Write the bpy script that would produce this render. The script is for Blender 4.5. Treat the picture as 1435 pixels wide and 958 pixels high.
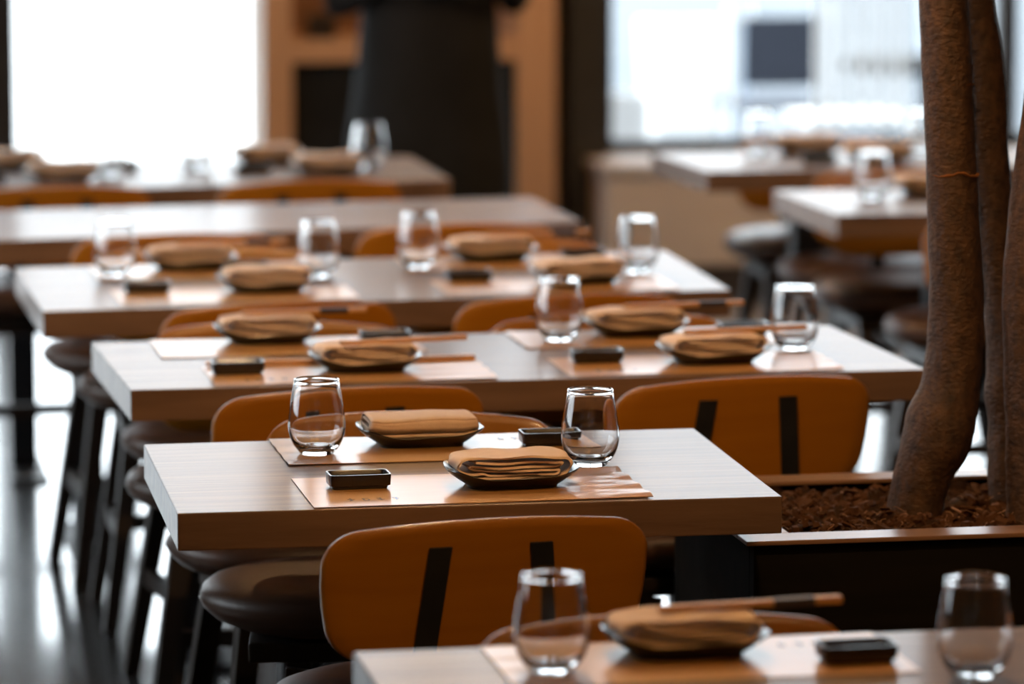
import bpy, bmesh, math, random
from mathutils import Vector, Matrix
R = math.radians
C = bpy.context.scene.collection
rnd = random.Random(7)
for o in list(bpy.data.objects):
    bpy.data.objects.remove(o)
scene = bpy.context.scene

# ------------------------------------------------------------------ camera, sky, lights, exposure
cam_d = bpy.data.cameras.new('camera')
cam = bpy.data.objects.new('camera', cam_d); C.objects.link(cam)
cam.location = (0, 0, 1.80)
cam.rotation_euler = (R(90 - 7.76), 0, R(-10.33))
cam_d.sensor_width = 36.0
cam_d.lens = 6000.0 / 1435 * 36
cam_d.dof.use_dof = True
cam_d.dof.focus_distance = 6.25
cam_d.dof.aperture_fstop = 3.0
cam_d.clip_end = 200
scene.camera = cam

scene.view_settings.view_transform = 'Standard'
scene.view_settings.look = 'None'
scene.view_settings.exposure = 0.0
scene.view_settings.gamma = 1.0
scene.view_settings.use_curve_mapping = False

world = bpy.data.worlds.new('sky'); scene.world = world
world.use_nodes = True
bg = world.node_tree.nodes['Background']
bg.inputs[0].default_value = (0.87, 0.935, 1.0, 1)
bg.inputs[1].default_value = 6.0

def lamp(name, kind, loc, energy, color, size=0.1, target=None, **kw):
    d = bpy.data.lights.new(name, kind); d.energy = energy; d.color = color
    if kind == 'AREA': d.size = size
    elif kind in ('POINT', 'SPOT'): d.shadow_soft_size = size
    for k, v in kw.items(): setattr(d, k, v)
    o = bpy.data.objects.new(name, d); C.objects.link(o); o.location = loc
    if target is not None:
        o.rotation_euler = (Vector(target) - Vector(loc)).to_track_quat('-Z', 'Y').to_euler()
    return o
sun = lamp('sun', 'SUN', (6, 20, 12), 6.0, (1, 0.96, 0.9), target=(6 - 7, 20 - 4.0, 12 - 9), angle=R(2))
def portal(loc, w, h, rot):
    d = bpy.data.lights.new('window_portal', 'AREA'); d.shape = 'RECTANGLE'; d.size = w; d.size_y = h
    d.cycles.is_portal = True
    o = bpy.data.objects.new('window_portal', d); C.objects.link(o); o.location = loc; o.rotation_euler = rot
WALL_Y = 14.7; LEFT_X = -2.2; RIGHT_X = 10.5; BACK_Y = -2.5; CEIL = 4.0; WIN_TOP = 3.3
portal((0.45, WALL_Y + .12, 1.67), 2.8, 3.25, (R(-90), 0, 0))
portal((2.35, WALL_Y + .12, 2.39), 1.0, 1.8, (R(-90), 0, 0))
portal((6.5, WALL_Y + .12, 1.85), 7.0, 2.9, (R(-90), 0, 0))
portal((LEFT_X - .12, 10.0, 1.5), 7.0, 1.4, (0, R(-90), R(180)))
WARM = (1.0, 0.60, 0.28)

# ------------------------------------------------------------------ materials
def nd(nt, t, **kw):
    n = nt.nodes.new(t)
    for k, v in kw.items(): setattr(n, k, v)
    return n
def mat(name, col, rough=0.5, metal=0.0, coat=0.0, coat_rough=0.1, spec=0.5, var=0.0, scale=(8, 8, 8), col2=None,
        bump=0.0, bump_scale=None, rvar=0.0, detail=4.0, sheen=0.0, ior=1.5, bump_dist=.002):
    m = bpy.data.materials.new(name); m.use_nodes = True
    nt = m.node_tree; b = nt.nodes['Principled BSDF']
    b.inputs['Base Color'].default_value = (*col, 1)
    b.inputs['Roughness'].default_value = rough
    b.inputs['Metallic'].default_value = metal
    b.inputs['Coat Weight'].default_value = coat
    b.inputs['Coat Roughness'].default_value = coat_rough
    b.inputs['Specular IOR Level'].default_value = spec
    b.inputs['IOR'].default_value = ior
    if sheen: b.inputs['Sheen Weight'].default_value = sheen
    tc = nd(nt, 'ShaderNodeTexCoord'); mp = nd(nt, 'ShaderNodeMapping'); mp.inputs['Scale'].default_value = scale
    nt.links.new(tc.outputs['Object'], mp.inputs[0])
    nz = nd(nt, 'ShaderNodeTexNoise'); nz.inputs['Scale'].default_value = 1.0; nz.inputs['Detail'].default_value = detail
    nt.links.new(mp.outputs[0], nz.inputs['Vector'])
    if col2 is not None:
        rp = nd(nt, 'ShaderNodeValToRGB')
        rp.color_ramp.elements[0].position = 0.5 - 0.5 * var; rp.color_ramp.elements[1].position = 0.5 + 0.5 * var
        rp.color_ramp.elements[0].color = (*col, 1); rp.color_ramp.elements[1].color = (*col2, 1)
        nt.links.new(nz.outputs['Fac'], rp.inputs[0]); nt.links.new(rp.outputs[0], b.inputs['Base Color'])
    if rvar:
        mr = nd(nt, 'ShaderNodeMapRange'); mr.inputs['To Min'].default_value = max(0, rough - rvar); mr.inputs['To Max'].default_value = rough + rvar
        nt.links.new(nz.outputs['Fac'], mr.inputs[0]); nt.links.new(mr.outputs[0], b.inputs['Roughness'])
    if bump:
        src = nz
        if bump_scale:
            mp2 = nd(nt, 'ShaderNodeMapping'); mp2.inputs['Scale'].default_value = bump_scale
            nt.links.new(tc.outputs['Object'], mp2.inputs[0])
            src = nd(nt, 'ShaderNodeTexNoise'); src.inputs['Scale'].default_value = 1.0; src.inputs['Detail'].default_value = 5
            nt.links.new(mp2.outputs[0], src.inputs['Vector'])
        bp = nd(nt, 'ShaderNodeBump'); bp.inputs['Strength'].default_value = bump; bp.inputs['Distance'].default_value = bump_dist
        nt.links.new(src.outputs['Fac'], bp.inputs['Height']); nt.links.new(bp.outputs[0], b.inputs['Normal'])
    return m
def emit(name, col, s):
    m = bpy.data.materials.new(name); m.use_nodes = True; nt = m.node_tree; nt.nodes.clear()
    e = nd(nt, 'ShaderNodeEmission'); e.inputs[0].default_value = (*col, 1); e.inputs[1].default_value = s
    o = nd(nt, 'ShaderNodeOutputMaterial'); nt.links.new(e.outputs[0], o.inputs[0]); return m
def pane_mat():
    m = bpy.data.materials.new('window_glass'); m.use_nodes = True; nt = m.node_tree; nt.nodes.clear()
    t = nd(nt, 'ShaderNodeBsdfTransparent'); t.inputs[0].default_value = (.96, .98, .98, 1)
    g = nd(nt, 'ShaderNodeBsdfGlossy'); g.inputs['Roughness'].default_value = 0.0
    f = nd(nt, 'ShaderNodeFresnel'); f.inputs[0].default_value = 1.45
    x = nd(nt, 'ShaderNodeMixShader'); o = nd(nt, 'ShaderNodeOutputMaterial')
    nt.links.new(f.outputs[0], x.inputs[0]); nt.links.new(t.outputs[0], x.inputs[1]); nt.links.new(g.outputs[0], x.inputs[2]); nt.links.new(x.outputs[0], o.inputs[0])
    return m
def glass_mat():
    m = bpy.data.materials.new('drinking_glass'); m.use_nodes = True; nt = m.node_tree; nt.nodes.clear()
    g = nd(nt, 'ShaderNodeBsdfGlass'); g.inputs['Roughness'].default_value = 0.0; g.inputs['IOR'].default_value = 1.47
    o = nd(nt, 'ShaderNodeOutputMaterial'); nt.links.new(g.outputs[0], o.inputs[0]); return m

M = {}
M['table'] = mat('table_wood', (0.080, 0.042, 0.025), 0.55, spec=.3, coat=0.29, coat_rough=0.155, var=.6, scale=(2.2, 60, 20), col2=(0.21, 0.122, 0.076), bump=.5, bump_scale=(9, 260, 90), detail=6)
M['ply'] = mat('orange_plywood', (0.33, 0.115, 0.0015), 0.42, coat=0.25, coat_rough=.15, var=.6, scale=(3, 30, 45), col2=(0.39, 0.145, 0.003))
M['steel'] = mat('black_steel', (0.012, 0.012, 0.014), 0.42, spec=.4, var=.4, scale=(20, 20, 20), col2=(0.02, 0.02, 0.022))
M['leather'] = mat('brown_leather', (0.045, 0.020, 0.010), 0.42, spec=.4, var=.5, scale=(14, 14, 14), col2=(0.07, 0.031, 0.016), bump=.25, bump_scale=(160, 160, 160))
M['darkwood'] = mat('dark_stained_wood', (0.014, 0.009, 0.007), 0.45, var=.5, scale=(30, 30, 3), col2=(0.028, 0.016, 0.010))
M['mat'] = mat('kraft_paper_mat', (0.46, 0.225, 0.065), 0.5, spec=.3, coat=.46, coat_rough=.15, var=.5, scale=(6, 50, 10), col2=(0.53, 0.26, 0.075))
M['ink'] = mat('dark_print_ink', (0.03, 0.012, 0.008), 0.4, coat=.7, coat_rough=.2, var=.4, scale=(300, 300, 300), col2=(0.10, 0.04, 0.02))
M['ceramic'] = mat('dark_brown_glaze', (0.006, 0.004, 0.0035), 0.32, coat=.35, coat_rough=.10, var=.5, scale=(60, 60, 60), col2=(0.013, 0.008, 0.006), bump=.15, bump_scale=(120, 120, 120))
M['cloth'] = mat('cream_napkin_cloth', (0.76, 0.55, 0.40), 0.9, spec=.15, var=.4, scale=(40, 40, 40), col2=(0.82, 0.62, 0.47), bump=.35, bump_scale=(500, 500, 500), sheen=.25)
M['stick'] = mat('light_bamboo', (0.50, 0.25, 0.085), 0.5, var=.5, scale=(8, 200, 200), col2=(0.58, 0.31, 0.12))
M['glass'] = glass_mat()
M['navy'] = mat('dark_navy_paper', (0.03, 0.022, 0.03), 0.6, var=.4, scale=(80, 80, 80), col2=(0.04, 0.03, 0.04))
M['floor'] = mat('polished_dark_concrete', (0.030, 0.030, 0.033), 0.24, coat=1.0, coat_rough=.09, var=.7, scale=(1.6, 1.6, 1.6), col2=(0.060, 0.058, 0.060), rvar=.06, detail=8)
M['wall'] = mat('dark_grey_plaster', (0.055, 0.047, 0.042), 0.8, var=.5, scale=(4, 4, 4), col2=(0.075, 0.064, 0.056), bump=.2)
M['ceil'] = mat('dark_ceiling_paint', (0.05, 0.038, 0.03), 0.85, var=.5, scale=(2, 2, 2), col2=(0.065, 0.05, 0.04))
M['frame'] = mat('dark_window_steel', (0.022, 0.023, 0.026), 0.5, var=.5, scale=(15, 15, 15), col2=(0.032, 0.033, 0.037))
M['oak'] = mat('light_oak', (0.50, 0.28, 0.155), 0.5, var=.6, scale=(30, 30, 2.5), col2=(0.58, 0.34, 0.20))
M['oakh'] = mat('light_oak_rail', (0.50, 0.28, 0.155), 0.5, var=.6, scale=(2.5, 30, 30), col2=(0.58, 0.34, 0.20))
M['niche'] = mat('brown_niche_board', (0.16, 0.075, 0.035), 0.6, var=.6, scale=(3, 20, 20), col2=(0.21, 0.10, 0.048))
M['black'] = mat('black_panel', (0.010, 0.010, 0.010), 0.9, spec=.15, var=.4, scale=(5, 5, 5), col2=(0.017, 0.017, 0.018))
M['bench'] = mat('beige_bench_board', (0.62, 0.53, 0.48), 0.55, var=.5, scale=(2.5, 14, 14), col2=(0.68, 0.60, 0.55))
M['plinth'] = mat('dark_bench_plinth', (0.06, 0.048, 0.044), 0.7, var=.5, scale=(5, 5, 5), col2=(0.075, 0.06, 0.053))
M['pane'] = pane_mat()
M['shirt'] = mat('black_cotton', (0.010, 0.009, 0.009), 0.9, spec=.15, var=.5, scale=(12, 12, 12), col2=(0.016, 0.015, 0.015))
M['skin'] = mat('skin', (0.50, 0.30, 0.21), 0.55, var=.4, scale=(20, 20, 20), col2=(0.55, 0.34, 0.25))
M['hair'] = mat('dark_hair', (0.02, 0.014, 0.010), 0.5, var=.4, scale=(60, 60, 8), col2=(0.035, 0.022, 0.015))
M['bark'] = mat('brown_bark', (0.020, 0.009, 0.0045), 0.65, spec=.45, var=.55, scale=(75, 75, 50), col2=(0.105, 0.049, 0.022), bump=1.0, bump_scale=(110, 110, 150), bump_dist=.004, detail=9)
M['scar'] = mat('orange_bark_scar', (0.20, 0.075, 0.022), 0.85, spec=.2, var=.5, scale=(90, 90, 90), col2=(0.13, 0.048, 0.016))
M['soil'] = mat('dark_soil', (0.018, 0.008, 0.004), 0.95, spec=.15, var=.6, scale=(50, 50, 50), col2=(0.05, 0.022, 0.010), bump=1.0, bump_scale=(120, 120, 120))
M['mulch'] = mat('bark_mulch', (0.04, 0.016, 0.007), 0.85, spec=.2, var=.8, scale=(25, 25, 25), col2=(0.13, 0.055, 0.024), bump=.5, bump_scale=(150, 150, 150))
M['chip'] = mat('pale_wood_chip', (0.42, 0.22, 0.12), 0.7, var=.4, scale=(60, 60, 60), col2=(0.5, 0.28, 0.16))
M['ash'] = mat('grey_white_paper', (0.5, 0.48, 0.46), 0.8, var=.4, scale=(200, 200, 200), col2=(0.62, 0.6, 0.57))
M['rim'] = mat('brown_planter_rim', (0.22, 0.115, 0.062), 0.42, coat=.4, coat_rough=.25, var=.6, scale=(4, 40, 40), col2=(0.28, 0.15, 0.085))
M['planter'] = mat('dark_planter_board', (0.007, 0.006, 0.005), 0.85, spec=.1, var=.5, scale=(3, 30, 30), col2=(0.013, 0.010, 0.008))
M['pave'] = mat('pale_paving', (0.52, 0.53, 0.54), 0.85, var=.5, scale=(1.5, 1.5, 1.5), col2=(0.62, 0.62, 0.62))
M['road'] = mat('grey_road_dim_ground', (0.070, 0.086, 0.106), 0.9, var=.5, scale=(1.2, 1.2, 1.2), col2=(0.115, 0.132, 0.152))  # shared with the ground darkened to dim the right window view
M['white'] = mat('white_paint', (0.80, 0.80, 0.80), 0.5, var=.4, scale=(5, 5, 5), col2=(0.85, 0.85, 0.85))
M['bluegrey'] = mat('blue_grey_sling', (0.045, 0.052, 0.072), 0.8, spec=.3, var=.5, scale=(40, 40, 40), col2=(0.06, 0.066, 0.09))
M['paleblue'] = mat('pale_blue_paint', (0.42, 0.50, 0.60), 0.6, var=.5, scale=(6, 6, 6), col2=(0.47, 0.55, 0.65))
M['bulb'] = emit('amber_bulb', (1.0, 0.48, 0.12), 11)
M['shade'] = mat('black_lamp_shade', (0.02, 0.018, 0.016), 0.4, var=.4, scale=(20, 20, 20), col2=(0.03, 0.026, 0.022))

# ------------------------------------------------------------------ mesh helpers
def link(name, me, parent=None):
    o = bpy.data.objects.new(name, me); C.objects.link(o)
    if parent is not None: o.parent = parent
    return o
def mesh(name, bm, m, parent=None, smooth=False, loc=None, rot=None, bevel=0.0, angle=40):
    bmesh.ops.recalc_face_normals(bm, faces=bm.faces[:])
    if bevel:
        es = [e for e in bm.edges if len(e.link_faces) == 2 and e.calc_face_angle(0) > R(30)]
        bmesh.ops.bevel(bm, geom=es, offset=bevel, segments=2, profile=.6, affect='EDGES', clamp_overlap=True)
    me = bpy.data.meshes.new(name); bm.to_mesh(me); bm.free()
    me.materials.append(m)
    if smooth:
        me.polygons.foreach_set('use_smooth', [True] * len(me.polygons))
        try: me.set_sharp_from_angle(angle=R(angle))
        except Exception: pass
    o = link(name, me, parent)
    if loc is not None: o.location = loc
    if rot is not None: o.rotation_euler = rot
    return o
def box(bm, x0, x1, y0, y1, z0, z1):
    vs = [bm.verts.new((x, y, z)) for z in (z0, z1) for y in (y0, y1) for x in (x0, x1)]
    for f in ((0, 1, 3, 2), (4, 5, 7, 6), (0, 1, 5, 4), (2, 3, 7, 6), (0, 2, 6, 4), (1, 3, 7, 5)):
        bm.faces.new([vs[i] for i in f])
def prism(bm, bot, top):
    a = [bm.verts.new(p) for p in bot]; b = [bm.verts.new(p) for p in top]; n = len(a)
    bm.faces.new(a); bm.faces.new(b)
    for i in range(n): bm.faces.new((a[i], a[(i + 1) % n], b[(i + 1) % n], b[i]))
def bar(bm, p, q, w, h=None, w2=None, h2=None, up=(0, 0, 1)):
    p, q = Vector(p), Vector(q); d = (q - p).normalized(); u = Vector(up)
    if abs(d.dot(u)) > .95: u = Vector((0, 1, 0))
    s = d.cross(u).normalized(); t = s.cross(d)
    h = h or w; w2 = w2 or w; h2 = h2 or h
    f = lambda c, a, b: [c + s * (i * a / 2) + t * (j * b / 2) for i, j in ((-1, -1), (1, -1), (1, 1), (-1, 1))]
    prism(bm, f(p, w, h), f(q, w2, h2))
def tube(bm, pts, rads, n=12, caps=True, wob=None):
    rings = []
    for i, p in enumerate(pts):
        p = Vector(p); a = Vector(pts[max(i - 1, 0)]); b = Vector(pts[min(i + 1, len(pts) - 1)]); d = (b - a).normalized()
        u = Vector((1, 0, 0)) if abs(d.z) > .6 else Vector((0, 0, 1))
        s = d.cross(u).normalized(); t = s.cross(d)
        ring = []
        for k in range(n):
            r = rads[i] * (1 + (wob(i, k) if wob else 0)); an = 2 * math.pi * k / n
            ring.append(bm.verts.new(p + s * math.cos(an) * r + t * math.sin(an) * r))
        rings.append(ring)
    for a, b in zip(rings, rings[1:]):
        for k in range(n): bm.faces.new((a[k], a[(k + 1) % n], b[(k + 1) % n], b[k]))
    if caps: bm.faces.new(rings[0]); bm.faces.new(rings[-1])
    return rings
def sq(a, e): return math.copysign(abs(a) ** (2 / e), a)
def rings_mesh(bm, rings, n=48, f=None):
    # rings: (half_x, half_y, z, exponent); the first and last are capped
    out = []
    for hx, hy, z, e in rings:
        r = []
        for k in range(n):
            a = 2 * math.pi * (k + .5) / n
            p = Vector((hx * sq(math.cos(a), e), hy * sq(math.sin(a), e), z))
            r.append(bm.verts.new(f(p) if f else p))
        out.append(r)
    for a, b in zip(out, out[1:]):
        for k in range(n): bm.faces.new((a[k], a[(k + 1) % n], b[(k + 1) % n], b[k]))
    bm.faces.new(out[0]); bm.faces.new(out[-1])
def catmull(pts, per=6):
    P = [Vector(p) for p in pts]; P = [2 * P[0] - P[1]] + P + [2 * P[-1] - P[-2]]; out = []
    for i in range(1, len(P) - 2):
        for j in range(per):
            t = j / per; a, b, c, d = P[i - 1], P[i], P[i + 1], P[i + 2]
            out.append(.5 * ((2 * b) + (c - a) * t + (2 * a - 5 * b + 4 * c - d) * t * t + (3 * b - a - 3 * c + d) * t ** 3))
    out.append(P[-2]); return out
def tag(o, label, cat, group=None, kind=None):
    o['label'] = label; o['category'] = cat
    if group: o['group'] = group
    if kind: o['kind'] = kind
    return o
def thing(name, label, cat, loc=(0, 0, 0), rz=0.0, group=None):
    o = bpy.data.objects.new(name, None); C.objects.link(o); o.empty_display_size = .05
    o.location = loc; o.rotation_euler = (0, 0, rz)
    return tag(o, label, cat, group)
def struct(name, bm, m, parent=None, **kw):
    o = mesh(name, bm, m, parent, **kw); o['kind'] = 'structure'; return o
def kids(o): return [c for c in bpy.data.objects if c.parent == o]
CH = {}
def dup(root, loc, rz, label, group=None):
    r = root.copy(); C.objects.link(r); r.location = loc; r.rotation_euler = (0, 0, rz); r['label'] = label
    if group: r['group'] = group
    for ch in CH.setdefault(root.name, kids(root)):
        c = ch.copy(); C.objects.link(c); c.parent = r
    return r

# ------------------------------------------------------------------ room shell
bm = bmesh.new(); box(bm, LEFT_X - .2, RIGHT_X + .2, BACK_Y, WALL_Y + .1, -.1, 0); struct('floor', bm, M['floor'])
bm = bmesh.new(); box(bm, LEFT_X - .2, RIGHT_X + .2, BACK_Y, WALL_Y + .2, CEIL, CEIL + .1); struct('ceiling', bm, M['ceil'])
bm = bmesh.new(); box(bm, RIGHT_X, RIGHT_X + .2, BACK_Y, WALL_Y + .2, 0, CEIL); struct('wall_right', bm, M['wall'])
bm = bmesh.new(); box(bm, LEFT_X - .2, RIGHT_X + .2, BACK_Y - .2, BACK_Y, 0, CEIL); struct('wall_front', bm, M['wall'])
# left wall: piers and lintel around a row of tall windows
bm = bmesh.new()
box(bm, LEFT_X - .2, LEFT_X, BACK_Y, 6.5, 0, CEIL); box(bm, LEFT_X - .2, LEFT_X, 13.5, WALL_Y + .2, 0, CEIL)
box(bm, LEFT_X - .2, LEFT_X, 6.5, 13.5, 2.2, CEIL); box(bm, LEFT_X - .2, LEFT_X, 6.5, 13.5, 0, .8)
struct('wall_left', bm, M['wall'])
def window(name, x0, x1, z0, z1, y, mull=(), mw=.05, horizontal=True, xa=None):
    w = bpy.data.objects.new(name, None); C.objects.link(w); w['kind'] = 'structure'
    def B(a0, a1, b0, b1, nm, m, d=.05):
        q = bmesh.new()
        if horizontal: box(q, a0, a1, y - d / 2 + .1, y + d / 2 + .1, b0, b1)
        else: box(q, y - d / 2 - .1, y + d / 2 - .1, a0, a1, b0, b1)
        return mesh(nm, q, m, w)
    B(x0, x1, z0, z0 + mw, 'window_frame', M['frame'], .08); B(x0, x1, z1 - mw, z1, 'window_frame', M['frame'], .08)
    cuts = [x0] + list(mull) + [x1]
    for c in cuts:
        a, b = (c, c + mw) if c == x0 else ((c - mw, c) if c == x1 else (c - mw / 2, c + mw / 2))
        B(a, b, z0 + mw, z1 - mw, 'window_frame', M['frame'], .08)
    for a, b in zip(cuts, cuts[1:]):
        B(a + mw / 2, b - mw / 2, z0 + mw, z1 - mw, 'pane', M['pane'], .006)
    return w
# back wall: lintel above, piers, two window bays
bm = bmesh.new()
box(bm, LEFT_X - .2, RIGHT_X + .2, WALL_Y, WALL_Y + .2, WIN_TOP, CEIL)
box(bm, LEFT_X - .2, -.95, WALL_Y, WALL_Y + .2, 0, WIN_TOP); box(bm, 1.90, 2.985, WALL_Y, WALL_Y + .2, 0, 1.48); box(bm, 10.0, RIGHT_X + .2, WALL_Y, WALL_Y + .2, 0, WIN_TOP)
box(bm, 2.985, 10.0, WALL_Y, WALL_Y + .2, 0, .40); struct('wall_back', bm, M['wall'])
window('window_1', -.95, 1.90, .04, WIN_TOP, WALL_Y, mull=(.915,), mw=.09)
window('window_2', 2.985, 10.0, .40, WIN_TOP, WALL_Y, mull=(4.50, 6.3, 8.1), mw=.065)
window('window_3', 1.90, 2.845, 1.48, WIN_TOP, WALL_Y, mw=.05)
window('window_4', 6.5, 13.5, .8, 2.2, LEFT_X, mull=(8.8, 11.1), mw=.06, horizontal=False)
# dark steel column between shelf unit and right window
bm = bmesh.new(); box(bm, 2.845, 2.985, WALL_Y - .16, WALL_Y, 0, CEIL); struct('trim_1', bm, M['frame'], bevel=.006)

# beige bench below the right window
t = thing('window_bench', 'long beige boxed window bench running under the right hand window', 'bench', (2.93, 0, 0))
bm = bmesh.new(); box(bm, .0, 3.0, WALL_Y - .42, WALL_Y - .005, .07, .395); mesh('bench_front', bm, M['bench'], t, bevel=.006)
bm = bmesh.new(); box(bm, -.02, 3.0, WALL_Y - .44, WALL_Y - .005, .396, .425); mesh('bench_top', bm, M['bench'], t, bevel=.005)
bm = bmesh.new(); box(bm, .03, 3.0, WALL_Y - .38, WALL_Y - .005, 0, .069); mesh('plinth', bm, M['plinth'], t)

# oak shelf unit behind the person
t = thing('oak_shelf_unit', 'light oak shelf unit with black lower panel between the two windows', 'shelf', (1.755, WALL_Y - .40, 0))
for x in (0.0, .87):
    bm = bmesh.new(); box(bm, x, x + (.10 if x == 0 else .135), 0, .38, 0, 1.45); mesh('post', bm, M['oak'], t, bevel=.004)
for z, h in ((.785, .075), (1.38, .06)):
    bm = bmesh.new(); box(bm, .101, .869, .0, .36, z, z + h); mesh('shelf_board', bm, M['oakh'], t, bevel=.003)
bm = bmesh.new(); box(bm, .101, .869, .361, .379, .79, 1.44); mesh('back_board', bm, M['niche'], t)
bm = bmesh.new(); box(bm, .101, .869, .03, .05, .03, .784); mesh('lower_panel', bm, M['black'], t)
t = thing('storage_box', 'small dark brown box standing on the oak shelf left of the person', 'box', (1.955, WALL_Y - .30, .861))
bm = bmesh.new(); box(bm, -.035, .055, -.05, .05, 0, .065); mesh('box_body', bm, M['darkwood'], t, bevel=.004)
bm = bmesh.new(); box(bm, -.038, .058, -.053, .053, .066, .08); mesh('lid', bm, M['darkwood'], t, bevel=.003)

# ------------------------------------------------------------------ tables
TH = .054; TZ = .75
def table(name_label, NL, NR, FR, FL, legs=True):
    cx = (NL[0] + FR[0]) / 2; cy = (NL[1] + FR[1]) / 2
    t = thing('dining_table', name_label, 'table', (cx, cy, 0), group='veneered dining tables')
    P = [Vector((p[0] - cx, p[1] - cy, 0)) for p in (NL, NR, FR, FL)]
    bm = bmesh.new(); prism(bm, [p + Vector((0, 0, TZ - TH)) for p in P], [p + Vector((0, 0, TZ)) for p in P])
    mesh('tabletop', bm, M['table'], t, bevel=.0022)
    W = P[1].x - P[0].x
    for sx in (-1, 1):
        x = sx * (W / 2 - .33)
        bm = bmesh.new(); box(bm, x - .035, x + .035, -.035, .035, .012, TZ - TH - .009); mesh('column', bm, M['steel'], t, bevel=.003)
        bm = bmesh.new(); box(bm, x - .05, x + .05, -.24, .24, 0, .012); mesh('foot_plate', bm, M['steel'], t, bevel=.002)
        bm = bmesh.new(); box(bm, x - .06, x + .06, -.22, .22, TZ - TH - .009, TZ - TH - .001); mesh('top_plate', bm, M['steel'], t)
    return t
T0 = table('nearest wood table, cut off by the bottom edge of the photo', (.708, 4.32), (2.09, 4.32), (2.09, 4.937), (.708, 4.937))
T1 = table('sharply focused small wood table for two beside the tree planter', (.600, 5.911), (1.469, 5.895), (1.484, 6.536), (.612, 6.531))
T2 = table('long wood table for four just behind the small sharp table', (.645, 7.107), (2.026, 7.105), (2.008, 7.703), (.630, 7.711))
T3 = table('third wood table row, set for four, in front of the bare one', (.575, 8.17), (1.949, 8.262), (1.969, 8.962), (.569, 8.885))
T4 = table('bare wood table with nothing on it, shining with window light', (.46, 9.40), (1.905, 9.555), (1.895, 10.13), (.44, 10.03))
T5 = table('farthest wood table of the left column, under the bright left window', (.38, 10.47), (1.775, 10.60), (1.775, 11.24), (.38, 11.12))
T6 = table('far right wood table in front of the beige window bench', (2.455, 10.68), (3.84, 10.68), (3.84, 11.24), (2.425, 11.22))
T7 = table('right hand wood table partly hidden behind the tree trunks', (2.517, 9.593), (3.9, 9.56), (3.9, 10.16), (2.503, 10.165))

# ------------------------------------------------------------------ chairs
def rr_outline(hx, hz, r, n=9):
    pts = []
    for cx, cz, a0 in ((hx - r, hz - r, 0), (-hx + r, hz - r, 90), (-hx + r, -hz + r, 180), (hx - r, -hz + r, 270)):
        for k in range(n):
            a = R(a0 + 90 * k / (n - 1)); pts.append((cx + r * math.cos(a), cz + r * math.sin(a)))
        # points along the straight run so the bend stays smooth
    out = []
    for i, p in enumerate(pts):
        q = pts[(i + 1) % len(pts)]; out.append(p)
        L = math.hypot(q[0] - p[0], q[1] - p[1])
        if L > .03:
            m = int(L / .03)
            for j in range(1, m): out.append((p[0] + (q[0] - p[0]) * j / m, p[1] + (q[1] - p[1]) * j / m))
    return out
def bend(x, z):     # the back curves round the sitter and leans a little
    return .30 * x * x - .16 * z
def make_chair():
    t = thing('dining_chair', 'x', 'chair', group='orange backed dining chairs')
    # seat pad
    bm = bmesh.new()
    prof = [(.30, -.082), (.60, -.080), (.80, -.072), (.92, -.058), (.98, -.042), (1.0, -.030), (.985, -.017), (.94, -.007), (.86, 0), (.7, .004), (.45, .002), (.2, -.001)]
    rings_mesh(bm, [(.282 * s, .205 * s, .520 + z, 2.35) for s, z in prof], 56)
    mesh('seat', bm, M['leather'], t, smooth=True, loc=(0, 0, 0), angle=80)
    # backrest: bent plywood
    bm = bmesh.new(); out = rr_outline(.234, .102, .050); rows = []
    for s, off in ((.02, .006), (.3, .006), (.6, .006), (.85, .006), (.975, .006), (1.0, .003), (1.0, -.003), (.975, -.006), (.85, -.006), (.6, -.006), (.3, -.006), (.02, -.006)):
        row = []
        for x, z in out:
            x2 = x * s; z2 = z * s
            if z2 > 0: z2 *= 1 - .16 * (x2 / .234) ** 2
            else: x2 *= 1 + .22 * z2 / .1 * .3; z2 *= 1 - .10 * (x2 / .234) ** 2
            row.append(bm.verts.new((x2, bend(x2, z2) + off, z2)))
        rows.append(row)
    n = len(out)
    for a, b in zip(rows, rows[1:]):
        for k in range(n): bm.faces.new((a[k], a[(k + 1) % n], b[(k + 1) % n], b[k]))
    bm.faces.new(rows[0]); bm.faces.new(rows[-1])
    mesh('backrest', bm, M['ply'], t, smooth=True, loc=(0, -.112, .668), angle=70)
    for s in (-1, 1):       # flat black steel straps up the outside of the back
        bm = bmesh.new(); ws = []
        for k in range(8):
            q = k / 7; z = .066 - q * .20; x = s * (.072 + .022 * q)
            y = bend(x, z) - .0065 if z > -.1 else bend(x, -.1) - .0065 + (-.1 - z) * .3
            ws.append([bm.verts.new((x + dx, y + dy, z)) for dx, dy in ((-.0165, -.005), (.0165, -.005), (.0165, 0), (-.0165, 0))])
        for a, b in zip(ws, ws[1:]):
            for i in range(4): bm.faces.new((a[i], a[(i + 1) % 4], b[(i + 1) % 4], b[i]))
        bm.faces.new(ws[0]); bm.faces.new(ws[-1])
        st = mesh('back_support', bm, M['steel'], t, loc=(0, -.112, .668), bevel=.0015)
        st['label'] = 'black steel strap'
    bm = bmesh.new(); box(bm, -.20, .20, -.13, .13, .405, .437); mesh('seat_frame', bm, M['darkwood'], t, bevel=.004)
    for sx in (-1, 1):
        for sy in (-1, 1):
            bm = bmesh.new(); bar(bm, (sx * .175, sy * .115, .404), (sx * .235, sy * .17, 0), .042, .036, .030, .028, up=(0, 1, 0)); mesh('leg', bm, M['darkwood'], t, bevel=.003)
        bm = bmesh.new(); bar(bm, (sx * .205, -.13, .20), (sx * .205, .13, .20), .022, .034); mesh('stretcher', bm, M['darkwood'], t)
    bm = bmesh.new(); bar(bm, (-.193, 0, .20), (.193, 0, .20), .022, .03); mesh('stretcher', bm, M['darkwood'], t)
    return t
proto = make_chair(); first = [True]
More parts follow.
